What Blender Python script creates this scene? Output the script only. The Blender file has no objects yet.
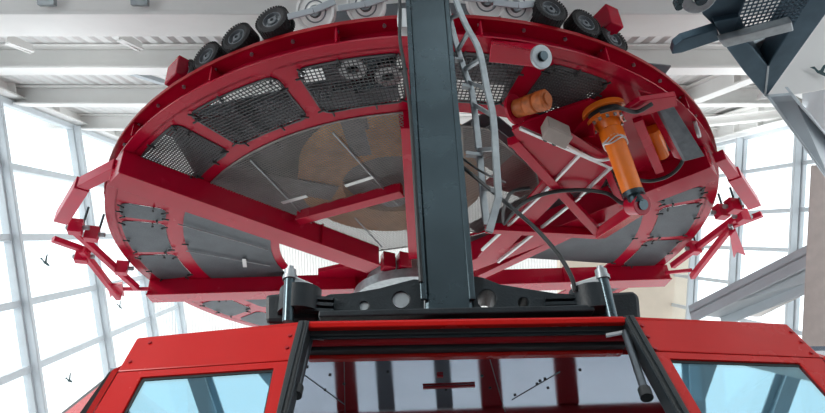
import bpy, math, random
from mathutils import Vector as V, Matrix
from mathutils.geometry import tessellate_polygon
random.seed(7)
S = bpy.context.scene
COL = S.collection
PI = math.pi
EYE = 1.5                       # camera height above the platform floor

# ------------------------------------------------------------------ camera frame
FPX = 600.0
PITCH, ROLL = math.radians(34), math.radians(2.0)
_R0 = V((1, 0, 0)); FW = V((0, math.cos(PITCH), math.sin(PITCH))); _U0 = V((0, -math.sin(PITCH), math.cos(PITCH)))
RT = _R0*math.cos(ROLL) - _U0*math.sin(ROLL)
UP = _R0*math.sin(ROLL) + _U0*math.cos(ROLL)
def ray(x, y): return RT*((x-412.5)/FPX) + UP*((206.5-y)/FPX) + FW
def at(x, y, d): return ray(x, y)*d
def ony(x, y, yy): r = ray(x, y); return r*(yy/r.y)
def onz(x, y, zz): r = ray(x, y); return r*(zz/r.z)
def onp(x, y, p, n): r = ray(x, y); return r*(p.dot(n)/r.dot(n))
def hall(X, Y, D): return RT*X + UP*Y + FW*D      # the hall is inclined with the rope line: its own axes

# ------------------------------------------------------------------ turntable frame
TC = V((.03, 12.56, 7.2)); _tx, _ty = .02, .05
TN = V((-_tx, -_ty, 1)).normalized(); TX = V((1, 0, _tx)).normalized(); TY = TN.cross(TX)
TM = Matrix((TX, TY, TN)).transposed().to_4x4(); TM.translation = TC
def tl(x, y, z=0):               # a pixel's point on the turntable's plane z, in turntable axes
    q = onp(x, y, TC + TN*z, TN) - TC
    return V((q.dot(TX), q.dot(TY), z))
def pol(r, deg, z=0): a = math.radians(deg); return V((r*math.cos(a), r*math.sin(a), z))
def tw(p): return TM @ p

# ------------------------------------------------------------------ materials
def new_mat(name):
    m = bpy.data.materials.new(name); m.use_nodes = True
    nt = m.node_tree; return m, nt, nt.nodes['Principled BSDF']
def mat(name, col, rough=.5, metal=0, coat=0, cior=1.5, var=.12, scale=3, bump=0, bscale=40, col2=None, spec=.5, det=6):
    m, nt, b = new_mat(name)
    tc = nt.nodes.new('ShaderNodeTexCoord')
    n = nt.nodes.new('ShaderNodeTexNoise'); n.inputs['Scale'].default_value = scale; n.inputs['Detail'].default_value = det
    nt.links.new(tc.outputs['Object'], n.inputs['Vector'])
    r = nt.nodes.new('ShaderNodeValToRGB')
    c2 = col2 or tuple(max(0, c*(1-var*2)) for c in col)
    r.color_ramp.elements[0].position = .3; r.color_ramp.elements[1].position = .7
    r.color_ramp.elements[0].color = (*c2, 1); r.color_ramp.elements[1].color = (*col, 1)
    nt.links.new(n.outputs['Fac'], r.inputs['Fac']); nt.links.new(r.outputs['Color'], b.inputs['Base Color'])
    mr = nt.nodes.new('ShaderNodeMapRange'); mr.inputs['To Min'].default_value = rough*.8; mr.inputs['To Max'].default_value = min(1, rough*1.25)
    nt.links.new(n.outputs['Fac'], mr.inputs['Value']); nt.links.new(mr.outputs['Result'], b.inputs['Roughness'])
    b.inputs['Metallic'].default_value = metal
    b.inputs['Coat Weight'].default_value = coat; b.inputs['Coat Roughness'].default_value = .12; b.inputs['Coat IOR'].default_value = cior
    b.inputs['Specular IOR Level'].default_value = spec
    if bump:
        n2 = nt.nodes.new('ShaderNodeTexNoise'); n2.inputs['Scale'].default_value = bscale
        nt.links.new(tc.outputs['Object'], n2.inputs['Vector'])
        bp = nt.nodes.new('ShaderNodeBump'); bp.inputs['Strength'].default_value = bump; bp.inputs['Distance'].default_value = .02
        nt.links.new(n2.outputs['Fac'], bp.inputs['Height']); nt.links.new(bp.outputs['Normal'], b.inputs['Normal'])
    return m
def glass(name, tint, refl_col, refl, rough=.02):
    m, nt, b = new_mat(name); nt.nodes.remove(b)
    out = nt.nodes['Material Output']
    t = nt.nodes.new('ShaderNodeBsdfTransparent'); t.inputs['Color'].default_value = (*tint, 1)
    g = nt.nodes.new('ShaderNodeBsdfGlossy'); g.inputs['Color'].default_value = (*refl_col, 1); g.inputs['Roughness'].default_value = rough
    f = nt.nodes.new('ShaderNodeLayerWeight'); f.inputs['Blend'].default_value = .5
    e = nt.nodes.new('ShaderNodeMath'); e.operation = 'POWER'; e.inputs[1].default_value = 4
    nt.links.new(f.outputs['Facing'], e.inputs[0])
    a = nt.nodes.new('ShaderNodeMath'); a.operation = 'MULTIPLY_ADD'; a.use_clamp = True; a.inputs[1].default_value = .6; a.inputs[2].default_value = refl
    nt.links.new(e.outputs[0], a.inputs[0])
    x = nt.nodes.new('ShaderNodeMixShader')
    nt.links.new(a.outputs[0], x.inputs['Fac']); nt.links.new(t.outputs[0], x.inputs[1]); nt.links.new(g.outputs[0], x.inputs[2])
    nt.links.new(x.outputs[0], out.inputs['Surface'])
    return m
M = {}
M['red'] = mat('crimson gloss paint', (.45, .002, .026), .25, spec=.24, coat=.15, cior=1.6, var=.08, scale=1.2, bump=.05, bscale=9)
M['redcab'] = mat('cabin red paint', (.50, .009, .007), .26, spec=.22, var=.05, scale=2)
M['redarm'] = mat('linkage red paint', (.58, .006, .045), .36, spec=.35, coat=.15, var=.08, scale=3)
M['steel_dark'] = mat('anthracite painted steel', (.075, .105, .12), .26, metal=.88, var=.18, scale=2.2, bump=.06, bscale=4)
M['cast_dark'] = mat('black casting', (.013, .021, .026), .42, spec=.35, var=.2, scale=5, bump=.15, bscale=60)
M['galv'] = mat('galvanised steel', (.42, .46, .48), .42, metal=.75, var=.15, scale=9, bump=.05)
M['galv_dark'] = mat('dark galvanised sheet', (.13, .15, .17), .35, metal=.7, var=.2, scale=7)
M['alu'] = mat('bright aluminium', (.72, .74, .75), .35, metal=.6, var=.08, scale=6)
M['mesh'] = mat('grey wire mesh', (.10, .105, .11), .45, metal=.55, var=.15, scale=6)
M['mesh_fine'] = mat('galvanised fine mesh', (.30, .29, .28), .4, metal=.7, var=.1, scale=6)
M['clip'] = mat('black clip', (.02, .022, .024), .5)
M['rubber'] = mat('tyre rubber', (.022, .022, .024), .7, bump=.5, bscale=50)
M['black'] = mat('black gasket', (.012, .016, .018), .5)
M['orange'] = mat('orange paint', (.95, .21, .008), .32, coat=.4, var=.06, scale=4)
M['orange_dirty'] = mat('weathered orange paint', (.62, .16, .03), .5, var=.25, scale=8)
M['box_grey'] = mat('grey brown plastic', (.33, .28, .25), .5)
M['white_paint'] = mat('white grey beam paint', (.88, .88, .86), .5, var=.03, scale=1.5)
M['grey_paint'] = mat('cool grey beam paint', (.50, .56, .60), .45, var=.06, scale=1.5)
M['frame_grey'] = mat('glazing frame grey', (.62, .68, .72), .4, metal=.1, var=.05)
M['blue_steel'] = mat('dark blue grey steel', (.075, .125, .165), .38, metal=.7, var=.18, scale=3)
M['concrete_beige'] = mat('beige render', (.66, .56, .52), .85, var=.06, scale=6, bump=.1)
M['cream'] = mat('cream wall', (.80, .70, .58), .8, var=.04, scale=2)
M['wall_grey'] = mat('grey wall', (.12, .14, .16), .7)
M['floor'] = mat('grey concrete floor', (.22, .22, .225), .7, var=.06, scale=1.5)
M['floor_bounce'] = mat('pale bounce floor', (.66, .65, .63), .7, var=.06, scale=1.5)
M['tan'] = mat('tan lining', (.62, .33, .13), .55, var=.2, scale=4)
M['mach_grey'] = mat('machinery grey', (.20, .22, .24), .5, var=.15)
M['cloth'] = mat('dark seat', (.03, .035, .05), .8)
M['decal'] = mat('bird decal', (.02, .07, .08), .6)
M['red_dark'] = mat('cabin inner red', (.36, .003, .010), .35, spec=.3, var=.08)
M['glass_hall'] = glass('clear hall glass', (.97, .985, .985), (.9, .95, 1), .03)
M['glass_back'] = glass('pale cabin glass', (.78, .84, .9), (.7, .85, .95), .05)
M['glass_dark'] = glass('dark cabin glass', (.10, .16, .19), (.4, .6, .7), .04)
M['glass_cab'] = glass('tinted cabin glass', (.30, .52, .60), (.55, .84, .95), .42)
# polished ceiling sheet
M['polish'] = mat('polished sheet', (.72, .76, .84), .10, metal=1.0, var=.06, scale=1.5, bump=.03, bscale=2)
# fine perforated sheet of the far panels
def perforated():
    m, nt, b = new_mat('perforated dark sheet')
    tc = nt.nodes.new('ShaderNodeTexCoord')
    v = nt.nodes.new('ShaderNodeTexVoronoi'); v.inputs['Scale'].default_value = 38
    n = nt.nodes.new('ShaderNodeTexNoise'); n.inputs['Scale'].default_value = 2.2; n.inputs['Detail'].default_value = 8
    nt.links.new(tc.outputs['Object'], v.inputs['Vector']); nt.links.new(tc.outputs['Object'], n.inputs['Vector'])
    r = nt.nodes.new('ShaderNodeValToRGB'); r.color_ramp.elements[0].color = (.035, .043, .052, 1); r.color_ramp.elements[1].color = (.105, .12, .135, 1)
    x = nt.nodes.new('ShaderNodeMath'); x.operation = 'MULTIPLY_ADD'; x.inputs[1].default_value = .6
    nt.links.new(v.outputs['Distance'], x.inputs[0]); nt.links.new(n.outputs['Fac'], x.inputs[2])
    nt.links.new(x.outputs[0], r.inputs['Fac']); nt.links.new(r.outputs['Color'], b.inputs['Base Color'])
    b.inputs['Metallic'].default_value = .4; b.inputs['Roughness'].default_value = .5
    return m
M['perf'] = perforated()
def corrugated(name, col, sc):
    m, nt, b = new_mat(name)
    tc = nt.nodes.new('ShaderNodeTexCoord')
    w = nt.nodes.new('ShaderNodeTexWave'); w.inputs['Scale'].default_value = sc; w.wave_profile = 'TRI'
    nt.links.new(tc.outputs['Object'], w.inputs['Vector'])
    bp = nt.nodes.new('ShaderNodeBump'); bp.inputs['Strength'].default_value = .8; bp.inputs['Distance'].default_value = .12
    nt.links.new(w.outputs['Fac'], bp.inputs['Height']); nt.links.new(bp.outputs['Normal'], b.inputs['Normal'])
    b.inputs['Base Color'].default_value = (*col, 1); b.inputs['Roughness'].default_value = .6
    return m
M['deck'] = corrugated('corrugated roof deck', (.80, .80, .79), .9)
M['backwall'] = corrugated('ribbed white wall', (.85, .85, .83), 1.6)

# ------------------------------------------------------------------ mesh builder
class MB:
    def __init__(s, X=None): s.v = []; s.f = []; s.s = []; s.X = X
    def add(s, vs, fs, smooth=False):
        o = len(s.v)
        s.v += [(s.X @ V(p)) if s.X else V(p) for p in vs]
        s.f += [tuple(i+o for i in f) for f in fs]; s.s += [smooth]*len(fs)
        return s
    def hexa(s, a, b):           # two quads (lists of 4) joined
        return s.add(list(a)+list(b), [(3,2,1,0),(4,5,6,7),(0,1,5,4),(1,2,6,5),(2,3,7,6),(3,0,4,7)])
    def box(s, c, ax, ay, az):   # centre and three half vectors
        c, ax, ay, az = V(c), V(ax), V(ay), V(az)
        return s.hexa([c-ax-ay-az, c+ax-ay-az, c+ax+ay-az, c-ax+ay-az], [c-ax-ay+az, c+ax-ay+az, c+ax+ay+az, c-ax+ay+az])
    def aabb(s, x0, x1, y0, y1, z0, z1):
        return s.box(((x0+x1)/2, (y0+y1)/2, (z0+z1)/2), ((x1-x0)/2,0,0), (0,(y1-y0)/2,0), (0,0,(z1-z0)/2))
    def frame(s, p0, p1, up):
        d = (V(p1)-V(p0)).normalized(); side = d.cross(V(up)).normalized(); u = side.cross(d).normalized()
        return d, side, u
    def beam(s, p0, p1, w, h, up=(0,0,1), ou=0, os=0):   # w along side, h along up
        d, sd, u = s.frame(p0, p1, up); p0, p1 = V(p0)+u*ou+sd*os, V(p1)+u*ou+sd*os
        return s.box((p0+p1)/2, (p1-p0)/2, sd*(w/2), u*(h/2))
    def ibeam(s, p0, p1, w, h, up=(0,0,1), tf=.03, tw_=.03):
        s.beam(p0, p1, w, tf, up, ou=h/2-tf/2); s.beam(p0, p1, w, tf, up, ou=-h/2+tf/2); s.beam(p0, p1, tw_, h-2*tf, up)
        return s
    def lathe(s, o, axis, prof, seg=24, smooth=True, closed=False):   # prof: (radius, height along the axis)
        o = V(o); a = V(axis).normalized(); t = a.orthogonal().normalized(); b = a.cross(t)
        vs = []; n = len(prof)
        for r, h in prof:
            for k in range(seg):
                w = 2*PI*k/seg; vs.append(o + a*h + (t*math.cos(w)+b*math.sin(w))*r)
        fs = []
        for i in range(n if closed else n-1):
            j = (i+1) % n
            for k in range(seg):
                l = (k+1) % seg; fs.append((i*seg+k, i*seg+l, j*seg+l, j*seg+k))
        if not closed: fs += [tuple(range(seg-1, -1, -1)), tuple((n-1)*seg+k for k in range(seg))]
        return s.add(vs, fs, smooth)
    def cyl(s, p0, p1, r, r1=None, seg=20):
        p0, p1 = V(p0), V(p1); L = (p1-p0).length
        return s.lathe(p0, p1-p0, [(r, 0), (r if r1 is None else r1, L)], seg)
    def tube(s, pts, r, seg=10):
        pts = [V(p) for p in pts]; vs = []; n = len(pts)
        ref = None
        for i, p in enumerate(pts):
            d = (pts[min(i+1, n-1)] - pts[max(i-1, 0)]).normalized()
            if ref is None: ref = d.orthogonal().normalized()
            ref = (ref - d*ref.dot(d)).normalized(); b = d.cross(ref)
            for k in range(seg):
                w = 2*PI*k/seg; vs.append(p + (ref*math.cos(w)+b*math.sin(w))*r)
        fs = [(i*seg+k, i*seg+(k+1)%seg, (i+1)*seg+(k+1)%seg, (i+1)*seg+k) for i in range(n-1) for k in range(seg)]
        fs += [tuple(range(seg-1, -1, -1)), tuple((n-1)*seg+k for k in range(seg))]
        return s.add(vs, fs, True)
    def prism(s, pts, vec, holes=()):     # flat outline pushed along vec, with holes
        loops = [[V(p) for p in pts]] + [[V(p) for p in h] for h in holes]
        vec = V(vec); flat = [p for l in loops for p in l]; n = len(flat)
        if holes: tris = tessellate_polygon(loops)
        else: tris = [tuple(range(n))]
        fs = [tuple(t) for t in tris] + [tuple(i+n for i in reversed(t)) for t in tris]
        o = 0
        for l in loops:
            m = len(l)
            for i in range(m): fs.append((o+i, o+(i+1)%m, o+(i+1)%m+n, o+i+n))
            o += m
        return s.add(flat+[p+vec for p in flat], fs)

def spline(pts, n=8):
    pts = [V(p) for p in pts]; out = []
    for i in range(len(pts)-1):
        p0, p1, p2, p3 = pts[max(i-1, 0)], pts[i], pts[i+1], pts[min(i+2, len(pts)-1)]
        for k in range(n):
            t = k/n
            out.append(.5*((2*p1)+(p2-p0)*t+(2*p0-5*p1+4*p2-p3)*t*t+(3*p1-p0-3*p2+p3)*t**3))
    return out+[pts[-1]]

ROOT = {}
def tag(o, label=None, cat=None, group=None, kind=None):
    if label: o['label'] = label
    if cat: o['category'] = cat
    if group: o['group'] = group
    if kind: o['kind'] = kind
    return o
def thing(name, label, cat, origin=(0,0,0), mtx=None, group=None, kind=None):
    o = bpy.data.objects.new(name, None); COL.objects.link(o)
    o.empty_display_size = .2
    m = mtx.copy() if mtx else Matrix.Translation(V(origin))
    o.matrix_world = m; ROOT[o] = m
    return tag(o, label, cat, group, kind)
def build(mb, name, m, parent=None, bevel=0, label=None, cat=None, group=None, kind=None):
    me = bpy.data.meshes.new(name)
    if parent is not None:
        X = ROOT[parent].inverted(); vs = [X @ p for p in mb.v]
    else:
        xs = [p.x for p in mb.v]; ys = [p.y for p in mb.v]; zs = [p.z for p in mb.v]
        c = V(((min(xs)+max(xs))/2, (min(ys)+max(ys))/2, min(zs))); vs = [p-c for p in mb.v]
    me.from_pydata([tuple(p) for p in vs], [], mb.f); me.update()
    import bmesh
    bm = bmesh.new(); bm.from_mesh(me); bmesh.ops.recalc_face_normals(bm, faces=bm.faces); bm.to_mesh(me); bm.free()
    for poly, sm in zip(me.polygons, mb.s): poly.use_smooth = sm
    if any(mb.s):
        try: me.set_sharp_from_angle(angle=math.radians(35))
        except Exception: pass
    me.materials.append(M[m] if isinstance(m, str) else m)
    o = bpy.data.objects.new(name, me); COL.objects.link(o)
    if parent is not None: o.parent = parent; ROOT[o] = ROOT[parent]
    else: o.location = c; ROOT[o] = Matrix.Translation(c)
    if bevel:
        b = o.modifiers.new('bevel', 'BEVEL'); b.width = bevel; b.segments = 2; b.limit_method = 'ANGLE'; b.angle_limit = math.radians(40)
    return tag(o, label, cat, group, kind)

# ================================================================== THE HALL
D1 = ray(350, 233).normalized()                    # the slope the hall is built along
def wallframe(px, py, d, mx):
    P = at(px, py, d); m = hall(mx, 1, -.1)
    m = (m - D1*m.dot(D1)).normalized(); n = D1.cross(m).normalized()
    return P, m, n
LP, LM_, LN = wallframe(40, 238, 18, -.15)
RP, RM_, RN = wallframe(747, 214, 20, .10)
def wst(px, py, F_): P, m, n = F_; q = onp(px, py, P, n) - P; return q.dot(D1), q.dot(m)
def wpt(s, t, F_, off=0): P, m, n = F_; return P + D1*s + m*t + n*off
LF, RF = (LP, LM_, LN), (RP, RM_, RN)
inL = 1 if LN.dot(hall(1, 0, 0)) > 0 else -1
inR = 1 if RN.dot(hall(-1, 0, 0)) > 0 else -1

def curtain(name, F_, inn, ss, ts, label, k=1):
    root = thing(name, label, 'glass wall', wpt(ss[0], ts[0], F_), kind='structure')
    P, m, n = F_; n = n*inn
    for s in ss:
        for e, dep in ((-.16, .10), (.16, .10)):
            pass
        b = MB(); b.beam(wpt(s, ts[0], F_), wpt(s, ts[-1], F_), .26*k, .22*k, up=n)
        b.beam(wpt(s, ts[0], F_, .2*inn), wpt(s, ts[-1], F_, .2*inn), .16*k, .22, up=n)
        build(b, 'mullion', 'frame_grey', root, .02)
    for t in ts:
        b = MB(); b.beam(wpt(ss[0], t, F_), wpt(ss[-1], t, F_), .20*k, .2*k, up=n)
        build(b, 'transom', 'frame_grey', root, .02)
    for i in range(len(ss)-1):
        for j in range(len(ts)-1):
            b = MB(); b.hexa([wpt(ss[i], ts[j], F_), wpt(ss[i+1], ts[j], F_), wpt(ss[i+1], ts[j+1], F_), wpt(ss[i], ts[j+1], F_)],
                             [wpt(ss[i], ts[j], F_, -.03*inn), wpt(ss[i+1], ts[j], F_, -.03*inn), wpt(ss[i+1], ts[j+1], F_, -.03*inn), wpt(ss[i], ts[j+1], F_, -.03*inn)])
            build(b, 'pane', 'glass_hall', root)
    return root
tL = [wst(0, 381, LF)[1], wst(0, 308, LF)[1], wst(0, 238, LF)[1], wst(0, 165, LF)[1], wst(0, 100, LF)[1]]
tL = [2*tL[0]-tL[1]] + tL; tL = [2*tL[0]-tL[1]] + tL
sL = [wst(20, 310, LF)[0], wst(96, 295, LF)[0], wst(147, 310, LF)[0], wst(176, 300, LF)[0]]
sL = [sL[0]-(sL[1]-sL[0])*2, sL[0]-(sL[1]-sL[0])] + sL
curtain('wall_left', LF, inL, sL, tL, 'glazed left side wall of the hall with pale grey frames')
tR = [wst(720, 281, RF)[1], wst(760, 249, RF)[1], wst(780, 211, RF)[1], wst(765, 169, RF)[1], wst(755, 136, RF)[1]]
tR = [2*tR[0]-tR[1]] + tR; tR = [2*tR[0]-tR[1]] + tR
sR = [wst(800, 225, RF)[0], wst(741, 210, RF)[0], wst(697, 260, RF)[0], wst(660, 260, RF)[0]]
sR = [2*sR[0]-sR[1]-.5] + sR
curtain('wall_right', RF, inR, sR, tR, 'glazed right side wall of the hall with pale grey frames', .62)

# roof slab between the two wall heads, its girders and cross beams
HY = 4.35
def hd(X, Y, D): return hall(X-.104*D, Y-.045*D, D)
def roofpt(X, D, dy=0): return hd(X, HY+dy - .03*(D-14)*0, D)
b = MB(); b.hexa([hd(-11.6, HY, 9.3), hd(18.5, HY, 9.3), hd(18.5, HY, 44), hd(-11.6, HY, 44)],
                 [hd(-11.6, HY+.3, 9.3), hd(18.5, HY+.3, 9.3), hd(18.5, HY+.3, 44), hd(-11.6, HY+.3, 44)])
build(b, 'ceiling', 'deck', kind='structure')
def cross_beam(D, w, h, label, m='white_paint', Y=HY, x0=-11.4, x1=17.5, brackets=()):
    r = thing('roof_beam', label, 'beam', hd(x0, Y-h, D))
    b = MB(); p0, p1 = hd(x0, Y-h/2, D), hd(x1, Y-h/2, D)
    b.ibeam(p0, p1, w, h, up=UP, tf=.05, tw_=w*.9 if w > 1 else .05)
    build(b, 'girder', m, r, .01)
    for x in brackets:
        b = MB(); b.beam(hd(x, Y-h+.06, D+w/2-.05), hd(x+.5, Y-h+.02, D+w/2+.75), .22, .10, up=UP)
        build(b, 'bracket', 'grey_paint', r)
    return r
bA = cross_beam(11.0, 1.35, .55, 'broad white box beam crossing at the very top of the picture')
for x0, y0, x1, y1 in ((7, 43, 32, 52), (120, 40, 141, 50), (640, 22, 655, 30)):
    b = MB(); p, q = at(x0, y0, 11.9), at(x1, y1, 12.3); b.beam(p, q, .22, .03, up=UP); b.beam(p+UP*.1, q+UP*.05, .03, .2, up=UP); build(b, 'bracket', 'white_paint', bA)
for x0 in (47, 140):
    b = MB(); p = at(x0, 2, 10.25); b.box(p, RT*.14, UP*.06, FW*.05); build(b, 'clamp', 'galv', bA)
cross_beam(14.05, .75, .56, 'second white roof beam below the broad box beam', brackets=(-10.2, -5.2, 7.0))
cross_beam(17.8, .60, .55, 'third white roof beam behind the turntable rim')
cross_beam(22.0, .55, .55, 'fourth white roof beam, deep in the hall')
cross_beam(28.0, .55, .55, 'farthest white roof beam at the hall end')
def long_beam(X, D0, D1_, w, h, label, m='white_paint', Y=HY-.05, X1=None):
    r = thing('roof_girder', label, 'beam', hd(X, Y-h, D0))
    b = MB(); p0, p1 = hd(X, Y-h/2, D0), hd(X if X1 is None else X1, Y-h/2, D1_)
    b.ibeam(p0, p1, w, h, up=UP, tf=.05, tw_=.06); build(b, 'girder', m, r, .01)
    for k in range(1, 5):
        q = p0.lerp(p1, k/5); b = MB(); b.beam(q-UP*(h/2-.05), q+UP*(h/2-.05), .04, w*.9, up=RT); build(b, 'stiffener', m, r)
    return r
# wall-head girders follow the inclined wall heads
for F_, tt, inn, lab, s0, s1, dx in ((LF, tL[-1], inL, 'white edge girder above the left glass wall', sL[0], sL[-1], .1),
                                 (RF, tR[-1], inR, 'white edge girder above the right glass wall', sR[0], sR[-1], .1)):
    r = thing('edge_girder', lab, 'beam', wpt(s0, tt, F_))
    b = MB(); p0, p1 = wpt(s0, tt+.55, F_, dx*inn), wpt(s1, tt+.55, F_, dx*inn)
    b.ibeam(p0, p1, .5, .84, up=F_[1], tf=.06, tw_=.06); build(b, 'girder', 'white_paint', r, .01)
    for k in range(1, 9):
        q = p0.lerp(p1, k/9); b = MB(); b.beam(q-F_[1]*.38, q+F_[1]*.38, .05, .44, up=F_[2]); build(b, 'stiffener', 'white_paint', r)
long_beam(10.0, 11.7, 30, .4, .5, 'white girder running along the roof right of the turntable')
long_beam(14.0, 11.7, 30, .4, .5, 'white girder along the roof nearest the right glass wall', X1=14.0)
# diagonal roof braces
def brace(a, c, lab):
    b = MB(); b.ibeam(a, c, .28, .3, up=UP, tf=.04, tw_=.04); build(b, 'roof_brace', 'white_paint', label=lab, cat='beam')
brace(hd(10.2, 3.8, 14.4), hd(13.9, 3.75, 17.4), 'diagonal white roof brace between the right roof beams')
brace(hd(13.8, 3.7, 18.2), hd(10.2, 3.75, 21.7), 'longer diagonal white roof brace crossing to the right girder')

# ends of the hall
b = MB(); b.box(hall(-2, -6, 41.5), RT*16, UP*14, FW*.2); build(b, 'wall_back', 'backwall', kind='structure')
q0, q1 = at(575, 240, 24), at(690, 240, 24)
b = MB(); b.hexa([at(560, 215, 24), at(690, 215, 24), at(690, 480, 24), at(560, 480, 24)], [at(560, 215, 24)+FW*.5, at(690, 215, 24)+FW*.5, at(690, 480, 24)+FW*.5, at(560, 480, 24)+FW*.5])
build(b, 'wall_far_right', 'cream', kind='structure')
# beige column on the right
e = at(811, 165, 10.5); e2 = at(797, 430, 10.5)
pd = ray(812, 260).normalized()*1.2
b = MB(); b.hexa([e, e+RT*1.6, e2+RT*1.6, e2], [e+pd, e+RT*1.6+pd, e2+RT*1.6+pd, e2+pd])
build(b, 'concrete_pillar', 'concrete_beige', bevel=.02, label='beige concrete pillar at the right edge of the picture', cat='pillar')
# inclined grey beam low on the right, pale channel below it
def web_beam(name, pts, d0, d1, thick, m, label, flange=True):
    # four pixel corners: upper start, upper end, lower end, lower start; start at depth d0, end at d1
    a, b_, c, d = at(*pts[0], d0), at(*pts[1], d1), at(*pts[2], d1), at(*pts[3], d0)
    n = (b_-a).cross(d-a).normalized();  n = n if n.dot(FW) > 0 else -n
    r = thing(name, label, 'beam', d)
    q = MB(); q.prism([a, b_, c, d], n*.05); build(q, 'web', m, r)
    u0, u1 = (a-d).normalized(), (b_-c).normalized()
    for s0, s1, t0, t1 in ((a, b_, u0, u1), (d, c, -u0, -u1)):
        q = MB(); q.hexa([s0-n*thick/2, s1-n*thick/2, s1+n*thick/2, s0+n*thick/2], [s0-n*thick/2-t0*.04, s1-n*thick/2-t1*.04, s1+n*thick/2-t1*.04, s0+n*thick/2-t0*.04])
        build(q, 'flange', m, r)
    return r
web_beam('sloping_beam', [(690, 314), (812, 253), (812, 281), (722, 318)], 13, 11, .4, 'grey_paint', 'cool grey beam sloping up to the beige pillar at lower right')
b = MB(); b.hexa([at(735, 316, 12.6), at(812, 284, 11), at(812, 291, 11), at(760, 317, 12.6)], [at(735, 316, 12.9), at(812, 284, 11.3), at(812, 291, 11.3), at(760, 317, 12.9)])
build(b, 'sloping_rail', 'white_paint', label='pale rail running just under the sloping grey beam', cat='rail')
# grey strut under the dark platform
web_beam('diagonal_strut', [(767, 97), (837, 194), (837, 146), (794, 95)], 7.7, 9.2, .35, 'grey_paint', 'blue grey strut running down right from the dark platform tip')
b = MB(); e = at(812, 84, 12); e2 = at(812, 140, 12)
b.box((e+e2)/2+RT*.4, RT*.4, (e-e2)/2, FW*.3); 
for k in (-.38, .38): b.box((e+e2)/2+RT*(.4+k)-FW*.33, RT*.03, (e-e2)/2, FW*.05)
build(b, 'steel_post', 'frame_grey', label='pale grey panelled post behind the strut at right edge', cat='post')

# unseen glazed roof added over the boarding side, for light and window reflections
rf = thing('added_ceiling_front', 'unseen level glazed roof added over the boarding platform', 'roof', (0, 4, 9.3), kind='structure')
for k in range(6):
    y = 4.6-2.7*k; b = MB(); b.ibeam((-13, y, 8.8), (17, y, 8.8), .7, .5, tf=.05, tw_=.05); build(b, 'roof_rib', 'white_paint', rf)
for k in range(15):
    x = -12+2*k; b = MB(); b.ibeam((x, 4.6, 9.05), (x, -9.4, 9.05), .35, .3); build(b, 'roof_rib', 'grey_paint', rf)
for k in range(6):
    x = -10+4*k; b = MB(); b.ibeam((x, 4.6, 8.6), (x+3.4, -3.4, 8.6), .3, .3); build(b, 'roof_brace', 'grey_paint', rf)
b = MB(); b.aabb(-13, 17, -9.4, 4.9, 9.2, 9.23); build(b, 'roof_pane', 'glass_hall', rf)
# floor
b = MB(); b.aabb(-14, 17, -9.4, 11, -EYE-.2, -EYE); build(b, 'floor', 'floor', kind='structure')
b = MB(); b.aabb(-14, 17, 11, 34, -EYE-.2, -EYE); build(b, 'floor', 'floor_bounce', kind='structure')  # unseen back half, made pale to brighten what the cabin ceiling reflects
b = MB(); b.aabb(-14, 17, -9.4, -9.2, -EYE, 9.2); build(b, 'added_wall_front', 'wall_grey', kind='structure')  # unseen dark wall added behind the camera to cut the front light

# birds stuck on the panes
def bird(x, y, F_, inn, size, flip, label):
    P, m, n = F_; p = onp(x, y, P, n) + n*inn*.05
    sx, sy = RT*flip if F_ is not LF and F_ is not RF else D1*(1 if inn == inL and F_ is LF else -1)*flip, m
    out = [(-1, .55), (-.55, .62), (-.15, .2), (.1, .22), (.45, .75), (.95, 1.0), (.55, .35), (.42, .02), (.75, -.15), (1.0, -.5), (.6, -.42), (.2, -.25), (-.2, -.08), (-.5, .3)]
    q = MB(); q.prism([p + sx*a*size + sy*c*size for a, c in out], n*inn*.01)
    build(q, 'bird_decal', 'decal', label=label, cat='decal', group='bird silhouettes on the glass')
bird(43, 263, LF, inL, .26, 1, 'dark bird decal on the glass, left of the red linkage')
bird(118, 307, LF, inL, .22, 1, 'dark bird decal on the glass just below the left red linkage')
bird(67, 381, LF, inL, .22, 1, 'dark bird decal lowest on the left glass, beside the cabin roof')
wp = [at(760, 99, 9.8), at(800, 93.5, 9.8), at(852, 84, 9.8), at(852, -12, 9.8), at(818, -12, 9.8)]
b = MB(); b.prism(wp, FW*.12); build(b, 'wall_upper_right', 'white_paint', kind='structure')
bird(817, 73, (wp[0]-FW*.02, UP, FW), -1, .15, 1, 'dark bird decal on the white panel at right edge beside the dark platform')

# ================================================================== DARK PLATFORM, top right
PZ = 5.4
pf = thing('maintenance_platform', 'dark blue grey steel platform with perforated tread overhead at top right', 'platform', onz(766, 97, PZ))
def slab(pts, h, name, m, z=PZ, parent=pf, bevel=.012):
    q = MB(); q.prism([onz(x, y, z) for x, y in pts], (0, 0, h)); return build(q, name, m, parent, bevel)
slab([(726, 47), (745, 73), (766, 97.6), (768, 66), (752, 46), (740, 36)], .35, 'edge_beam', 'blue_steel')
slab([(766, 97.6), (890, -75), (858, -80), (768, 66)], .42, 'edge_beam', 'blue_steel')
slab([(702, -16), (703, 15), (718, 30), (734, 28), (752, -16)], .35, 'edge_beam', 'blue_steel', PZ+.05)
slab([(672, 54.5), (674.5, 46), (682, 40), (717, 29), (721, 40), (682, 53)], .12, 'edge_channel', 'blue_steel', PZ-.05)
slab([(714, 22), (741, 17), (745, 30), (722, 40)], .3, 'edge_channel', 'blue_steel', PZ-.03)
slab([(719, 41), (792, 22), (794, 31), (725, 48)], .10, 'front_bar', 'galv', PZ-.16)
slab([(750, 46), (778, 33), (782, 36), (778, 46), (758, 52)], .08, 'gusset_plate', 'galv', PZ+.3)
slab([(752, 46), (768, 66), (786, 38), (770, 40)], .04, 'gusset_plate', 'blue_steel', PZ+.38)
slab([(764.5, 95), (766.5, 96), (769.5, 66), (767.5, 66)], .01, 'weld_seam', 'galv', PZ-.012)
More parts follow.
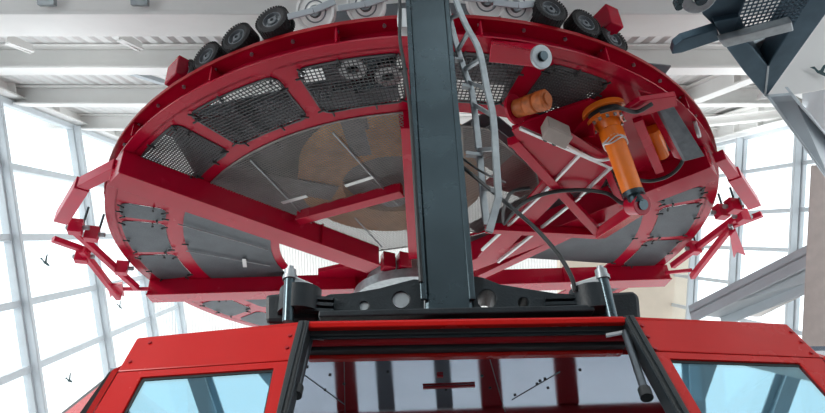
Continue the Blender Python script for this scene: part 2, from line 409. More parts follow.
# perforated tread: slots between bars
q = MB(); a0, a1, a2, a3 = onz(733, 33, PZ-.03), onz(750, -14, PZ-.03), onz(826, -26, PZ-.03), onz(797, 19, PZ-.03)
for k in range(15):
    t = k/14; q.beam(a0.lerp(a3, t), a1.lerp(a2, t), .013, .010)
for k in range(13):
    t = k/12; q.beam(a0.lerp(a1, t), a3.lerp(a2, t), .016, .010)
build(q, 'tread_grating', 'blue_steel', pf)
sp = thing('chain_sprocket', 'grey chain sprocket on the dark platform, cut by the top edge', 'sprocket', onz(699, -5, PZ-.2))
q = MB(); c = onz(699, -5, PZ-.15); q.lathe(c, (0, .3, 1), [(.08, -.03), (.19, -.03), (.19, .03), (.08, .03)], 22, False, True); build(q, 'sprocket_ring', 'galv', sp, .01)
q = MB(); q.cyl(c-V((0, 0, .1)), c+V((0, 0, .3)), .06); build(q, 'shaft', 'steel_dark', sp)
for k in range(9):
    q = MB(); a = .35*k + 2.6; p = c + V((math.cos(a), math.sin(a), 0))*.21; q.cyl(p-V((0,0,.05)), p+V((0,0,.05)), .045, seg=10); build(q, 'chain_roller', 'steel_dark', sp)

# ================================================================== TURNTABLE
tt = thing('turntable', 'huge round red steel turntable seen from below with mesh panels', 'turntable', mtx=TM)
R = 6.78
# rim: web and top flange ring
q = MB(TM); q.lathe((0,0,0), (0,0,1), [(6.56, 0), (6.60, 0), (6.60, .32), (6.83, .32), (6.83, .36), (6.40, .36), (6.40, .32), (6.56, .32)], 128, True, True)
build(q, 'rim', 'red', tt)
q = MB(TM); q.lathe((0,0,0), (0,0,1), [(6.83, .305), (6.85, .305), (6.85, .375), (6.83, .375)], 128, True, True)
build(q, 'rim_edge', 'red_dark', tt)
for k in range(20):
    q = MB(TM); a = 18*k+9; rr = pol(1, a); n = pol(1, a+90)
    q.box(rr*6.70+V((0,0,.175)), rr*.11, n*.014, (0,0,.145)); build(q, 'rib', 'red', tt)
for k in range(60):
    a = 6*k+3
    q = MB(TM); q.cyl(pol(6.73, a, .285), pol(6.73, a, .325), .028, seg=8); build(q, 'bolt', 'galv', tt)

def sector(a0, a1, r0, r1, rad, n=6, z=0):
    # outline of an annular sector with rounded corners, counter-clockwise; returns (points, matching sharp points)
    out = []; A0, A1 = math.radians(a0), math.radians(a1)
    def corner(r, a, sr, sa, rev):
        cr, ca = r - sr*rad, a - sa*rad/r
        pts = []
        for k in range(n+1):
            w = PI/2*k/n
            dr, da = (math.sin(w), math.cos(w)) if rev else (math.cos(w), math.sin(w))
            rr, aa = cr + sr*rad*dr, ca + sa*rad*da/r
            pts.append(V((rr*math.cos(aa), rr*math.sin(aa), z)))
        return pts
    def arc(r, s, e, m):
        return [V((r*math.cos(s+(e-s)*k/m), r*math.sin(s+(e-s)*k/m), z)) for k in range(1, m)]
    def line(p, q, m): return [p.lerp(q, k/m) for k in range(1, m)]
    # order: outer/a1 corner first reached along the outer arc from a0 to a1
    c1 = corner(r1, A1, 1, 1, False)      # from the outer arc (dr=1) to the a1 side (da=1)
    c2 = corner(r0, A1, -1, 1, True)      # from the a1 side to the inner arc
    c3 = corner(r0, A0, -1, -1, False)
    c4 = corner(r1, A0, 1, -1, True)
    m = 10
    out = c1 + line(c1[-1], c2[0], 6) + c2 + arc(r0, A1-rad/r0, A0+rad/r0, m) + c3 + line(c3[-1], c4[0], 6) + c4 + arc(r1, A0+rad/r1, A1-rad/r1, m)
    sharp = []
    def cs(r, a): return [V((r*math.cos(a), r*math.sin(a), z))]*(n+1)
    e1, e2, e3, e4 = cs(r1, A1), cs(r0, A1), cs(r0, A0), cs(r1, A0)
    sharp = e1 + line(e1[0], e2[0], 6) + e2 + arc(r0, A1, A0, m) + e3 + line(e3[0], e4[0], 6) + e4 + arc(r1, A0, A1, m)
    return out, sharp
def frame_plate(o, i, th):            # plate with one hole: outer loop o, hole loop i, thickness upwards
    q = MB(TM); n = len(o); up = V((0,0,th))
    vs = o + i + [p+up for p in o] + [p+up for p in i]; fs = []
    for k in range(n):
        l = (k+1) % n
        fs += [(k, l, n+l, n+k), (2*n+l, 2*n+k, 3*n+k, 3*n+l), (n+k, n+l, 3*n+l, 3*n+k), (l, k, 2*n+k, 2*n+l)]
    q.add(vs, fs); return q
def inside_poly(p, poly):
    c = False; j = len(poly)-1
    for i in range(len(poly)):
        a, b_ = poly[i], poly[j]
        if (a.y > p[1]) != (b_.y > p[1]) and p[0] < (b_.x-a.x)*(p[1]-a.y)/(b_.y-a.y)+a.x: c = not c
        j = i
    return c
def wire_panel(poly, pitch, w, ang, m, z=-.014, name='mesh_panel'):
    q = MB(TM)
    for s, (a, zz) in enumerate(((ang, z), (ang+90, z-.012))):
        d = pol(1, a); n = pol(1, a+90)
        lo = min(p.dot(n) for p in poly); hi = max(p.dot(n) for p in poly)
        k = math.ceil(lo/pitch)
        while k*pitch < hi:
            c = k*pitch; xs = []
            for i in range(len(poly)):
                p0, p1 = poly[i], poly[(i+1) % len(poly)]; h0, h1 = p0.dot(n)-c, p1.dot(n)-c
                if (h0 > 0) != (h1 > 0): t = h0/(h0-h1); xs.append((p0+(p1-p0)*t).dot(d))
            xs.sort()
            for i in range(0, len(xs)-1, 2):
                e0, e1 = d*xs[i]+n*c+V((0,0,zz)), d*xs[i+1]+n*c+V((0,0,zz))
                if (e1-e0).length > .03: q.beam(e0, e1, w, min(w, .010))
            k += 1
    # wire border
    for i in range(len(poly)):
        p0, p1 = poly[i], poly[(i+1) % len(poly)]
        if (p1-p0).length > 1e-4: q.beam(p0+V((0,0,z)), p1+V((0,0,z)), .03, .02)
    return build(q, name, m, tt)
def clips(poly, panel, spots, z=-.05):
    n = len(poly); c = sum(poly, V((0,0,0)))/n
    for f in spots:
        i = int(f*n) % n; p = poly[i]; t = (poly[(i+1) % n]-poly[i-1]).normalized(); nn = V((-t.y, t.x, 0))
        q = MB(TM); q.box(p+V((0,0,z)), nn*.07, t*.013, (0,0,.012)); q.box(p+nn*.055+V((0,0,z-.012)), nn*.018, t*.020, (0,0,.014))
        build(q, 'clip', 'clip', panel)
SP8 = (.04, .14, .26, .38, .50, .60, .72, .80, .90)
# outer ring cells: (a0, a1, panel a0, panel a1, kind)
cells = [(-142, -126, -140, -127.5, 'dense'), (-126, -107, -124.5, -108.7, 'mesh'), (-107, -90, -105.6, -91, 'mesh'),
         (-90, -72.5, -89, -74, 'mesh'), (-72.5, -58.5, -70.5, -60, 'dense'), (-58.5, -44, None, None, ''), (-44, -35, -43, -36.5, 'perf'), (-35, -21.5, None, None, ''),
         (-21.5, -15.2, -20.6, -16, 'perf'), (-15.2, .4, -14.4, -.4, 'perf'), (.4, 17, 1.3, 15.5, 'perf'), (17, 33, 18.2, 32, 'perf'), (33, 49, 34, 48, 'perf'),
         (49, 65, 50, 64, 'perf'), (65, 81, 66, 80, 'perf'), (81, 97, 82, 96, 'perf'), (97, 113, 98, 112, 'perf'), (113, 129, 114, 128, 'perf'), (129, 145, 130, 144, 'perf'), (145, 158, 146.3, 157, 'perf'), (158, 171, 159.3, 170.3, 'perf'),
         (171, 185.2, 172.3, 184.5, 'perf'), (185.2, 199.6, 186, 199, 'perf'), (199.6, 206.5, 200.4, 205.5, 'perf'), (206.5, 218, None, None, '')]
for a0, a1, b0, b1, kind in cells:
    if b0 is None:
        o, _ = sector(a0, a1, 5.1, R, .01); _ = None
        q = MB(TM); q.prism(o, (0,0,.03)); build(q, 'deck_plate', 'red', tt); continue
    far = -25 < a0 < 215
    r0, r1 = (5.62, 6.5) if far else (5.38, 6.46)
    i, _ = sector(b0, b1, r0, r1, .16); _, o = sector(a0, a1, 5.1 if not far else 5.2, R, .16)
    build(frame_plate(o, i, .03), 'deck_plate', 'red', tt)
    mid = (b0+b1)/2
    if kind == 'perf':
        q = MB(TM); q.prism([p+V((0,0,-.016)) for p in i], (0,0,.012)); pn = build(q, 'perforated_panel', 'perf', tt)
        if a0 < 50 or a0 > 140: clips(i, pn, (.05, .2, .3, .5, .62, .78, .9))
    elif kind == 'dense':
        pn = wire_panel(i, .055, .026, mid, 'mesh'); clips(i, pn, SP8)
    else:
        pn = wire_panel(i, .068, .016, mid, 'mesh'); clips(i, pn, SP8)
# inner panels ---------------------------------------------------
def poly_px(pts, z=0): return [tl(x, y, z) for x, y in pts]
def rods(panel, segs, m='galv', r=.016, z=-.055):
    for (p, q_) in segs:
        b = MB(TM); b.cyl(tl(*p, z), tl(*q_, z), r, seg=8); build(b, 'rod', m, panel)
def tabs(panel, lst, z=-.07):
    for p, q_ in lst:
        b = MB(TM); b.beam(tl(*p, z), tl(*q_, z), .09, .012); build(b, 'tab', 'alu', panel)
inner = [pol(5.12, -143+52*k/24) for k in range(25)] + poly_px([(409, 200), (409, 246), (372, 251), (322, 232), (300, 225)])
pn = wire_panel(inner, .056, .009, -120, 'mesh_fine')
rods(pn, [((250, 160), (316, 228)), ((333, 133), (398, 205)), ((355, 218), (382, 247))])
tabs(pn, [((282, 203), (307, 196)), ((345, 186), (373, 177))])
inr = poly_px([(462, 125), (486, 128), (536, 172), (542, 200), (478, 232), (466, 230)])
pn = wire_panel(inr, .05, .010, -60, 'mesh_fine')
def plate(pts, name, m, z=0, th=.03, parent=tt):
    q = MB(TM); q.prism([tl(x, y, z) for x, y in pts], (0,0,th)); return build(q, name, m, parent)
# far left inner panel and far right inner panel
i, _ = sector(164, 209, 3.40, 5.27, .12); q = MB(TM); q.prism([p+V((0,0,-.016)) for p in i], (0,0,.012)); pn = build(q, 'perforated_panel', 'perf', tt); clips(i, pn, (.03, .2, .34, .5, .66, .8, .93))
rods(pn, [((178, 224), (268, 250)), ((186, 251), (270, 266))], r=.012); tabs(pn, [((244, 259), (245, 267))])
i, _ = sector(-24, 14.5, 1.2, 5.27, .12); q = MB(TM); q.prism([p+V((0,0,-.016)) for p in i], (0,0,.012)); pn = build(q, 'perforated_panel', 'perf', tt); clips(i, pn, (.03, .2, .34, .66, .8, .93))
i, _ = sector(-44, -28, 1.6, 5.0, .12); q = MB(TM); q.prism([p+V((0,0,-.016)) for p in i], (0,0,.012)); build(q, 'perforated_panel', 'perf', tt)
i, _ = sector(145, 168, 3.4, 5.3, .12); q = MB(TM); q.prism([p+V((0,0,-.016)) for p in i], (0,0,.012)); build(q, 'perforated_panel', 'perf', tt)
# dividers: radial straps of the inner zone
for a0, a1, r0, r1 in ((168.5, 202, 3.2, 3.42), (-92.5, -88, .8, 5.2), (-63, -44, 3.1, 5.2), (-27, -24, 1, 5.2)):
    o, _ = sector(a0, a1, r0, r1, .01); q = MB(TM); q.prism(o, (0,0,.03)); build(q, 'deck_plate', 'red', tt)
# main beams hanging under the deck
def tbeam(p0, p1, w, h, name='main_beam', m='red', zt=0, box=True):
    q = MB(TM); c = V((0,0,zt-h/2)); q.beam(V(p0)+c, V(p1)+c, w, h)
    o = build(q, name, m, tt, .012)
    e = MB(TM); e.beam(V(p0)+V((0,0,zt-h)), V(p1)+V((0,0,zt-h)), w+.10, .04)
    build(e, 'lower_flange', m, o, .006); return o
def stiff(o, p, d, w, h):
    q = MB(TM); n = V(d).normalized(); q.box(V(p)+V((0,0,-h/2)), n*.015, pol(1, math.degrees(math.atan2(n.y, n.x))+90)*(w/2+.06), (0,0,h/2)); build(q, 'stiffener', 'red', o)
p0, p1 = V((-5.22, -4.33, 0)), V((-1.0, -.15, 0)); bo = tbeam(p0, p1, .42, .5)
for t in (.72,): stiff(bo, p0.lerp(p1, t), p1-p0, .42, .5)
q0_, q1_ = V((5.62, -3.55, 0)), V((1.2, .05, 0)); bo = tbeam(q0_, q1_, .42, .5)
b2 = [V((-6.72, 1.05, 0)), V((6.64, 1.80, 0))]; bo = tbeam(b2[0], b2[1], .40, .42)
for t in (.385, .61, .79): stiff(bo, b2[0].lerp(b2[1], t), b2[1]-b2[0], .42, .42)
bo = tbeam((.02, -5.15, 0), (.04, -.3, 0), .32, .36, 'radial_beam')
s0, s1 = tl(298, 220, -.2), tl(402, 192, -.2); bo = tbeam((s0.x, s0.y, 0), (s1.x, s1.y, 0), .14, .24, 'cross_strut')
# beam from hub towards the back and brackets at the hub
bo = tbeam((-.9, 1.2, 0), (-1.4, 3.6, 0), .3, .4, 'radial_beam'); bo = tbeam((1.1, 1.3, 0), (1.7, 3.6, 0), .3, .4, 'radial_beam')
for x, y in ((388, 262), (367, 258), (404, 262)):
    c = tl(x, y, -.25); q = MB(TM); q.box(c, (.14, .08, 0), (-.05, .14, 0), (0,0,.2)); build(q, 'hub_bracket', 'red', tt, .02)
plate([(318, 272), (374, 260), (380, 286), (318, 284)], 'hub_plate', 'red', -.12, .1)
hc = tl(410, 300, -.7)
q = MB(TM); q.lathe((hc.x, hc.y, -.7), (0,0,1), [(1.42, 0), (1.42, .22), (1.1, .26), (1.1, .7)], 64); build(q, 'hub', 'galv', tt)

# right-hand machinery frame welded under the turntable ------------------------------
def tp(x, y, z): return tl(x, y, z)
def tbar(a, b_, w, h, name, m='red', parent=tt, bev=.008):
    q = MB(TM); q.beam(a, b_, w, h); return build(q, name, m, parent, bev)
# box bracket at the near rim
q = MB(TM); q.hexa([tp(491, 40, -.02), tp(540, 44, -.02), tp(535, 62, -.02), tp(489, 58, -.02)], [tp(491, 44, -.38), tp(540, 52, -.38), tp(535, 67, -.38), tp(489, 62, -.38)])
build(q, 'box_bracket', 'red', tt, .01)
fl = MB(TM); c = tp(541, 57, -.5); dirn = V((.40, -.80, -.45)).normalized()
fl.lathe(c, dirn, [(.07, -.03), (.17, -.03), (.17, .03), (.07, .03)], 22, False, True); build(fl, 'bearing_flange', 'galv', tt, .008)
q = MB(TM); q.cyl(c-dirn*.08, c+dirn*.08, .065); build(q, 'pin', 'steel_dark', tt)
# second bearing flange at right rim
c = tp(697, 128, -.05); q = MB(TM); q.lathe(c, V((.8, -.5, -.1)), [(.07, -.03), (.18, -.03), (.18, .03), (.07, .03)], 22, False, True); build(q, 'bearing_flange', 'alu', tt, .008)
# slanting red soffit box with pale edge lines
so = plate([(478, 258), (544, 180), (512, 131), (519, 127), (613, 167), (599, 191), (564, 193), (494, 263)], 'soffit_plate', 'red', -.55, .04)
plate([(512, 128), (560, 110), (590, 100), (640, 120), (662, 150), (650, 172), (600, 170)], 'soffit_plate', 'red', -.10, .05)
for a, b_ in (((482, 250), (546, 190)), ((498, 262), (580, 197)), ((546, 190), (582, 152)), ((520, 128), (612, 168)), ((580, 196), (612, 166))):
    q = MB(TM); q.beam(tp(*a, -.58), tp(*b_, -.58), .055, .055); build(q, 'conduit', 'alu', tt, .006)
q = MB(TM); q.hexa([tp(566, 140, -.1), tp(608, 160, -.1), tp(608, 152, -.1), tp(570, 132, -.1)], [tp(566, 140, -.6), tp(612, 168, -.6), tp(612, 160, -.6), tp(570, 132, -.6)])
build(q, 'side_plate', 'red', tt)
# triangular gusset
q = MB(TM); q.prism([tp(568, 138, -.15), tp(592, 110, -.15), tp(594, 136, -.6)], (.03, .03, 0)); build(q, 'gusset', 'red', tt)
# A-frame of square tubes
A, B_, C_, D_ = tp(514, 140, -.50), tp(600, 234, -.62), tp(486, 228, -.62), tp(643, 205, -1.70)
tbar(A, B_, .17, .17, 'brace_tube'); tbar(C_, B_, .17, .17, 'brace_tube'); tbar(B_, D_, .22, .2, 'brace_tube')
tbar(tp(480, 272, -.3), tp(606, 212, -.3), .26, .3, 'brace_tube')
tbar(tp(606, 168, -.5), tp(622, 205, -.6), .12, .12, 'brace_tube')
q = MB(TM); q.beam(tp(508, 143, -.48), tp(524, 138, -.48), .1, .14); build(q, 'lug', 'red', tt, .01)
# rod eye lug
c = tp(637, 205, -1.78); q = MB(TM); q.lathe(c, (.3, -.8, -.45), [(.17, -.13), (.17, .13)], 26); build(q, 'clevis', 'red', tt, .01)
q = MB(TM); q.lathe(c, (.3, -.8, -.45), [(.085, .1), (.085, .16)], 20); build(q, 'pin', 'steel_dark', tt)
# lever arm with the dark galvanised face
q = MB(TM); q.prism([tp(622, 113, -.42), tp(640, 101, -.42), (tp(676, 96, -.42)), tp(677, 106, -.42), tp(640, 117, -.42), tp(626, 121, -.42)], (0,0,.10)); build(q, 'lever', 'red', tt, .01)
a, b_, c, d = tp(651, 94, -.25), tp(667, 95, -.25), tp(705, 156, -.55), tp(686, 161, -.55)
q = MB(TM); q.prism([a, b_, c, d], (-.03, .05, .03)); build(q, 'cover_plate', 'galv_dark', tt, .008)
q = MB(TM); q.hexa([a, d, d+V((-.16, .05, .12)), a+V((-.16, .05, .12))], [a+V((0,0,.03)), d+V((0,0,.03)), d+V((-.16, .05, .15)), a+V((-.16, .05, .15))]); build(q, 'lever_side', 'red', tt)
tbar(tp(637, 118, -.4), tp(659, 170, -.5), .15, .15, 'brace_tube')
# small grey bracket left of the rim, on top
# ---- hydraulic cylinder
hy = thing('hydraulic_cylinder', 'long orange hydraulic cylinder with bolted flange under the turntable', 'cylinder', tw(tp(606, 115, -.3)))
h0, h1 = tp(605, 115, -.16), tp(636, 201, -1.75); ax = (h1-h0).normalized()
q = MB(TM); q.lathe(h0, ax, [(.36, -.12), (.36, -.02)], 40); build(q, 'flange', 'orange', hy, .008)
q = MB(TM); q.lathe(h0, ax, [(.30, -.02), (.30, .08)], 40); build(q, 'flange_ring', 'cast_dark', hy, .008)
q = MB(TM); q.lathe(h0, ax, [(.33, .08), (.33, .14), (.21, .15), (.18, .30), (.20, .32), (.20, .50), (.17, .52), (.165, (h1-h0).length-.14)], 40); build(q, 'barrel', 'orange', hy)
L = (h1-h0).length
q = MB(TM); q.lathe(h0, ax, [(.175, L-.16), (.175, L-.08), (.12, L-.08), (.12, L+.05)], 32); build(q, 'end_cap', 'steel_dark', hy)
t1 = ax.orthogonal().normalized(); t2 = ax.cross(t1)
for k in range(14):
    w = 2*PI*k/14; p = h0+ax*.14+(t1*math.cos(w)+t2*math.sin(w))*.285
    q = MB(TM); q.cyl(p, p+ax*.05, .028, seg=6); build(q, 'bolt', 'galv', hy)
for k, dd in enumerate((.50, .54, .58)):
    q = MB(TM); q.tube([h0+ax*(dd+.03*math.sin(3*w+k))+(t1*math.cos(w)+t2*math.sin(w))*.19 for w in [2*PI*j/24 for j in range(25)]], .012, 6); build(q, 'wire', 'alu', hy)
# ribbed guard strip beside the barrel
gd = thing('corrugated_guard', 'black corrugated strip hanging left of the orange cylinder', 'strip', tw(tp(605, 165, -.4)))
q = MB(TM); g0, g1 = tp(603, 165, -.42), tp(626, 205, -.5)
for k in range(14):
    p = g0.lerp(g1, k/13); q.cyl(p+V((-.1, .02, 0)), p+V((.1, 0, 0)), .05, seg=10)
build(q, 'ribs', 'black', gd)
# second cylinder behind
h2 = thing('hydraulic_cylinder', 'short orange cylinder partly hidden behind the red lever frame', 'cylinder', tw(tp(655, 138, -.1)))
q = MB(TM); s0, s1 = tp(652, 130, -.1), tp(662, 156, -.35); q.cyl(s0, s1, .13); build(q, 'barrel', 'orange', h2)
q = MB(TM); q.lathe(s0, s1-s0, [(.2, -.05), (.2, .03)], 24); build(q, 'flange', 'orange', h2)
# weathered orange motor
mo = thing('orange_motor', 'weathered orange ribbed motor under the near right rim', 'motor', tw(tp(528, 104, -.25)))
m0, m1 = tp(516, 109, -.25), tp(547, 99, -.42); ax = (m1-m0).normalized(); L = (m1-m0).length
prof = [(r_*.8, h_) for r_, h_ in [(.17, 0), (.19, .02), (.19, L*.3), (.175, L*.34), (.20, L*.38), (.20, L*.62), (.175, L*.66), (.21, L*.72), (.21, L*.96), (.17, L)]]
q = MB(TM); q.lathe(m0, ax, prof, 28); build(q, 'housing', 'orange_dirty', mo)
q = MB(TM); q.lathe(m0, ax, [(.25, -.05), (.25, 0)], 28); build(q, 'mount_flange', 'red', mo)
q = MB(TM); q.lathe(m0, ax, [(.10, L), (.10, L+.03)], 20); build(q, 'end_cap', 'orange_dirty', mo)
# junction box
jb = thing('junction_box', 'grey brown junction box hanging beside the orange motor', 'box', tw(tp(552, 128, -.4)))
j0, j1, j2 = tp(540, 127, -.52), tp(562, 137, -.52), tp(547, 115, -.52)
q = MB(TM); e1, e2 = (j1-j0), (j2-j0); q.hexa([j0, j1, j1+e2, j0+e2], [j0+V((0,0,-.2)), j1+V((0,0,-.2)), j1+e2+V((0,0,-.2)), j0+e2+V((0,0,-.2))]); build(q, 'housing', 'box_grey', jb, .02)
q = MB(TM); o_ = V((0,0,-.2)); q.hexa([j0+o_-e1*.03-e2*.03, j1+o_+e1*.03-e2*.03, j1+o_+e1*.03+e2*1.03, j0+o_-e1*.03+e2*1.03], [p+V((0,0,-.05))+o_ for p in (j0-e1*.03-e2*.03, j1+e1*.03-e2*.03, j1+e1*.03+e2*1.03, j0-e1*.03+e2*1.03)]); build(q, 'lid', 'box_grey', jb, .015)
for k in (.3, .7):
    q = MB(TM); p = j0.lerp(j1, k)+V((0,0,-.12)); q.cyl(p, p-e2.normalized()*.12, .04, seg=10); build(q, 'cable_gland', 'black', jb)
# hoses
def hose(pts, r, label, name='hydraulic_hose', m='black', local=True, cat='hose'):
    q = MB(TM if local else None); q.tube(spline(pts, 10), r, 10); return build(q, name, m, label=label, cat=cat)
hose([tp(503, 222, -.62), tp(504, 208, -.65), tp(512, 192, -.7), tp(530, 188, -.7)], .035, 'short black hose bend standing left of the red brace tubes')
hose([tp(504, 224, -.62), tp(522, 204, -.66), tp(548, 193, -.68), tp(580, 190, -.68), tp(606, 193, -.68), tp(620, 202, -1.2), tp(630, 204, -1.65)], .038, 'long black hose arching over the brace to the cylinder eye')
hose([tp(630, 178, -.6), tp(650, 181, -.62), tp(670, 175, -.6), tp(682, 162, -.5), tp(680, 150, -.4)], .035, 'black hose looping under the red lever at right')
hose([tp(600, 112, -.45), tp(618, 108, -.5), tp(636, 112, -.48), tp(652, 104, -.5)], .035, 'thin black hose across the top of the orange cylinder flange')
hose([tp(556, 138, -.62), tp(575, 150, -.66), tp(596, 160, -.66), tp(612, 158, -.62)], .03, 'pale cable clipped along the red soffit from the junction box', 'electric_cable', 'alu', cat='cable')

# ================================================================== WHEELS ON THE RIM
def tyre(x, y, label, z=.65):
    c = tl(x, y, z); a = math.degrees(math.atan2(c.y, c.x)); ax = pol(1, a); c -= ax*.10
    t = thing('drive_tyre', label, 'tyre', tw(c-V((0,0,.265))), group='black drive tyres round the turntable rim')
    q = MB(TM); q.lathe(c, ax, [(.15, -.11), (.21, -.13), (.25, -.115), (.265, -.08), (.265, .08), (.25, .115), (.21, .13), (.15, .11)], 32, True, True); o = build(q, 'tyre', 'rubber', t)
    q = MB(TM); q.lathe(c, ax, [(.155, -.10), (.155, .11), (.14, .115), (.13, .06), (.07, .045), (.07, .10), (.03, .11), (.03, -.11)], 28, False); rim_ = build(q, 'wheel_rim', 'mach_grey', t)
    for k in range(5):
        w = 2*PI*k/5; n = pol(1, a+90); p = c + (n*math.cos(w)+V((0,0,1))*math.sin(w))*.105 + ax*.055
        q = MB(TM); q.cyl(p, p+ax*.025, .014, seg=6); build(q, 'wheel_nut', 'galv', rim_)
    for k in range(36):
        w = 2*PI*k/36; n = pol(1, a+90); d = n*math.cos(w)+V((0,0,1))*math.sin(w); tn = d.cross(ax)
        if k == 0: q = MB(TM)
        for s in (-1, 1): q.box(c+d*.266+ax*s*.07+tn*(.012*s), d*.009, ax*.052, tn*.014)
    build(q, 'tread_block', 'rubber', o)
    q = MB(TM); q.cyl(c-ax*.1, c-ax*.45, .05); build(q, 'axle', 'steel_dark', t)
    return t
LA = [(184, 74), (206.5, 56), (236.6, 37), (272, 20)]
LL = ['lowest black tyre on the left rim, nearly hidden by the red edge', 'second black tyre up from the low left end of the rim',
      'black tyre next below the topmost one on the left rim', 'topmost black tyre on the left rim, beside the first pale pulley']
for a, l in zip(LA, LL): tyre(*a, l)
RA = [(551, 9), (586, 23), (614, 39)]
RL = ['topmost black tyre on the right rim, beside the last pale pulley', 'middle black tyre of the three on the right rim', 'lowest black tyre on the right rim, under the red motor box']
for a, l in zip(RA, RL): tyre(*a, l)
def pulley(x, y, label, R_=.30, z=.70):
    c = tl(x, y, z); a = math.degrees(math.atan2(c.y, c.x)); n = pol(1, a+90); ax = (pol(1, a)*.8 - V((0,0,.6)))
    t = thing('guide_pulley', label, 'pulley', tw(c-V((0,0,R_))), group='pale grooved pulleys on the rim')
    q = MB(TM); q.lathe(c, ax, [(.08, -.07), (R_, -.07), (R_, -.045), (R_-.05, -.01), (R_, .025), (R_, .06), (R_-.03, .06), (R_-.05, .035), (.14, .035), (.10, .05)], 36, False, True); o = build(q, 'sheave', 'white_paint', t)
    q = MB(TM); q.lathe(c, ax, [(.17, .037), (.17, .042), (.15, .042), (.15, .037)], 30, False, True); build(q, 'groove_ring', 'mach_grey', o)
    q = MB(TM); q.lathe(c, ax, [(.08, -.09), (.08, .09), (.04, .10)], 20); build(q, 'hub', 'galv', t)
    q = MB(TM); q.beam(c+ax*.11, c+ax*.13-n*.40-V((0,0,.03)), .09, .05, up=ax); q.beam(c+ax*.11, c+ax*.11+n*.33+V((0,0,.10)), .10, .05, up=ax); build(q, 'lever_arm', 'grey_paint', t, .01)
    return t
pulley(316, 12, 'first pale pulley from the left on the rim top'); pulley(366, 6, 'pale pulley just left of the dark hanger arm'); pulley(486, 1, 'pale pulley just right of the dark hanger and ladder'); pulley(515, 7, 'rightmost pale pulley, beside the top right tyre')
# rail behind the wheels, with its red motor boxes
rl = thing('wheel_carrier', 'curved red carrier rail behind the tyres on the rim', 'rail', tw(pol(6.25, -118, .31)))
def arcbox(a0, a1, r0, r1, z0, z1, n=16):
    q = MB(TM)
    vs = []; fs = []
    for k in range(n+1):
        a = a0+(a1-a0)*k/n
        vs += [pol(r0, a, z0), pol(r1, a, z0), pol(r1, a, z1), pol(r0, a, z1)]
    for k in range(n):
        for j in range(4): fs.append((4*k+j, 4*k+(j+1)%4, 4*k+4+(j+1)%4, 4*k+4+j))
    fs += [(0,1,2,3), (4*n+3, 4*n+2, 4*n+1, 4*n)]
    return q.add(vs, fs)
build(arcbox(-135, -106, 6.15, 6.32, .36, .95), 'rail', 'red', rl); build(arcbox(-72, -44, 6.15, 6.32, .36, .95), 'rail', 'red', rl)
build(arcbox(-105, -74, 6.05, 6.2, .36, 1.4), 'back_rail', 'mach_grey', rl)
q = MB(TM); c = tl(608, 22, 1.0); q.box(c, pol(1, -61)*.16, pol(1, 29)*.14, (0,0,.22)); build(q, 'motor_box', 'red', rl, .02)
q = MB(TM); c = tl(180, 74, .7); q.box(c, pol(1, -133)*.15, pol(1, -43)*.2, (0,0,.2)); build(q, 'motor_box', 'red', rl, .02)

# ================================================================== MACHINERY ABOVE THE MESH
bw = thing('bullwheel', 'big tan lined bullwheel seen through the left inner mesh', 'wheel', tw(V((-.45, -1.35, 1.0))))
q = MB(TM); q.lathe((-.45, -1.35, 1.0), (0,0,1), [(1.15, 0), (2.15, 0), (2.15, .5), (1.15, .5)], 64, True, True); build(q, 'lined_rim', 'tan', bw)
q = MB(TM); q.lathe((-.45, -1.35, 1.1), (0,0,1), [(.3, 0), (1.2, .15), (1.2, .3), (.3, .5)], 48); build(q, 'wheel_disc', 'mach_grey', bw)
q = MB(TM); q.cyl((-.45, -1.35, .6), (-.45, -1.35, 1.8), .3); build(q, 'shaft', 'galv', bw)
mf = thing('machinery_frame', 'dark machinery frame above the mesh of the turntable', 'frame', tw(V((-2, -4, .6))))
for p0, p1, w, h in (((-4.4, -3.9, .9), (-.2, -4.9, .9), .35, .5), ((-1.2, -5.9, .6), (-1.0, -3.2, .8), .4, .5), ((.5, -5.4, .9), (4.8, -4.5, .9), .4, .5), ((-4.6, -2.5, 1.2), (-1.8, -1.2, 1.2), .6, .5), ((1.2, -3.6, .8), (3.6, -.8, .8), .9, .4), ((-3.2, -4.6, .7), (-2.6, -3.2, .7), .4, .4)):
    q = MB(TM); q.ibeam(p0, p1, w, h); build(q, 'frame_beam', 'mach_grey', mf)
q = MB(TM); q.box((-.75, -5.75, .5), (.55, 0, 0), (0, .45, 0), (0, 0, .12)); build(q, 'gear_plate', 'steel_dark', mf)
q = MB(TM); q.box((-3.7, -4.0, .55), (.6, 0, 0), (0, .6, 0), (0, 0, .05)); build(q, 'cover_sheet', 'mach_grey', mf)
q = MB(TM); q.box((2.4, -5.0, .55), (.75, 0, 0), (0, .55, 0), (0, 0, .05)); build(q, 'cover_sheet', 'mach_grey', mf)
q = MB(TM); q.box((-3.2, -1.0, 1.7), (1.9, 0, 0), (0, 1.9, 0), (0, 0, .05)); build(q, 'cover_sheet', 'mach_grey', mf)
for x, y in ((-.9, -5.9), (-.35, -5.7)):
    q = MB(TM); q.lathe((x, y, .25), (0,0,1), [(.1, 0), (.22, 0), (.22, .1), (.1, .1)], 24, False, True); build(q, 'small_pulley', 'alu', mf)

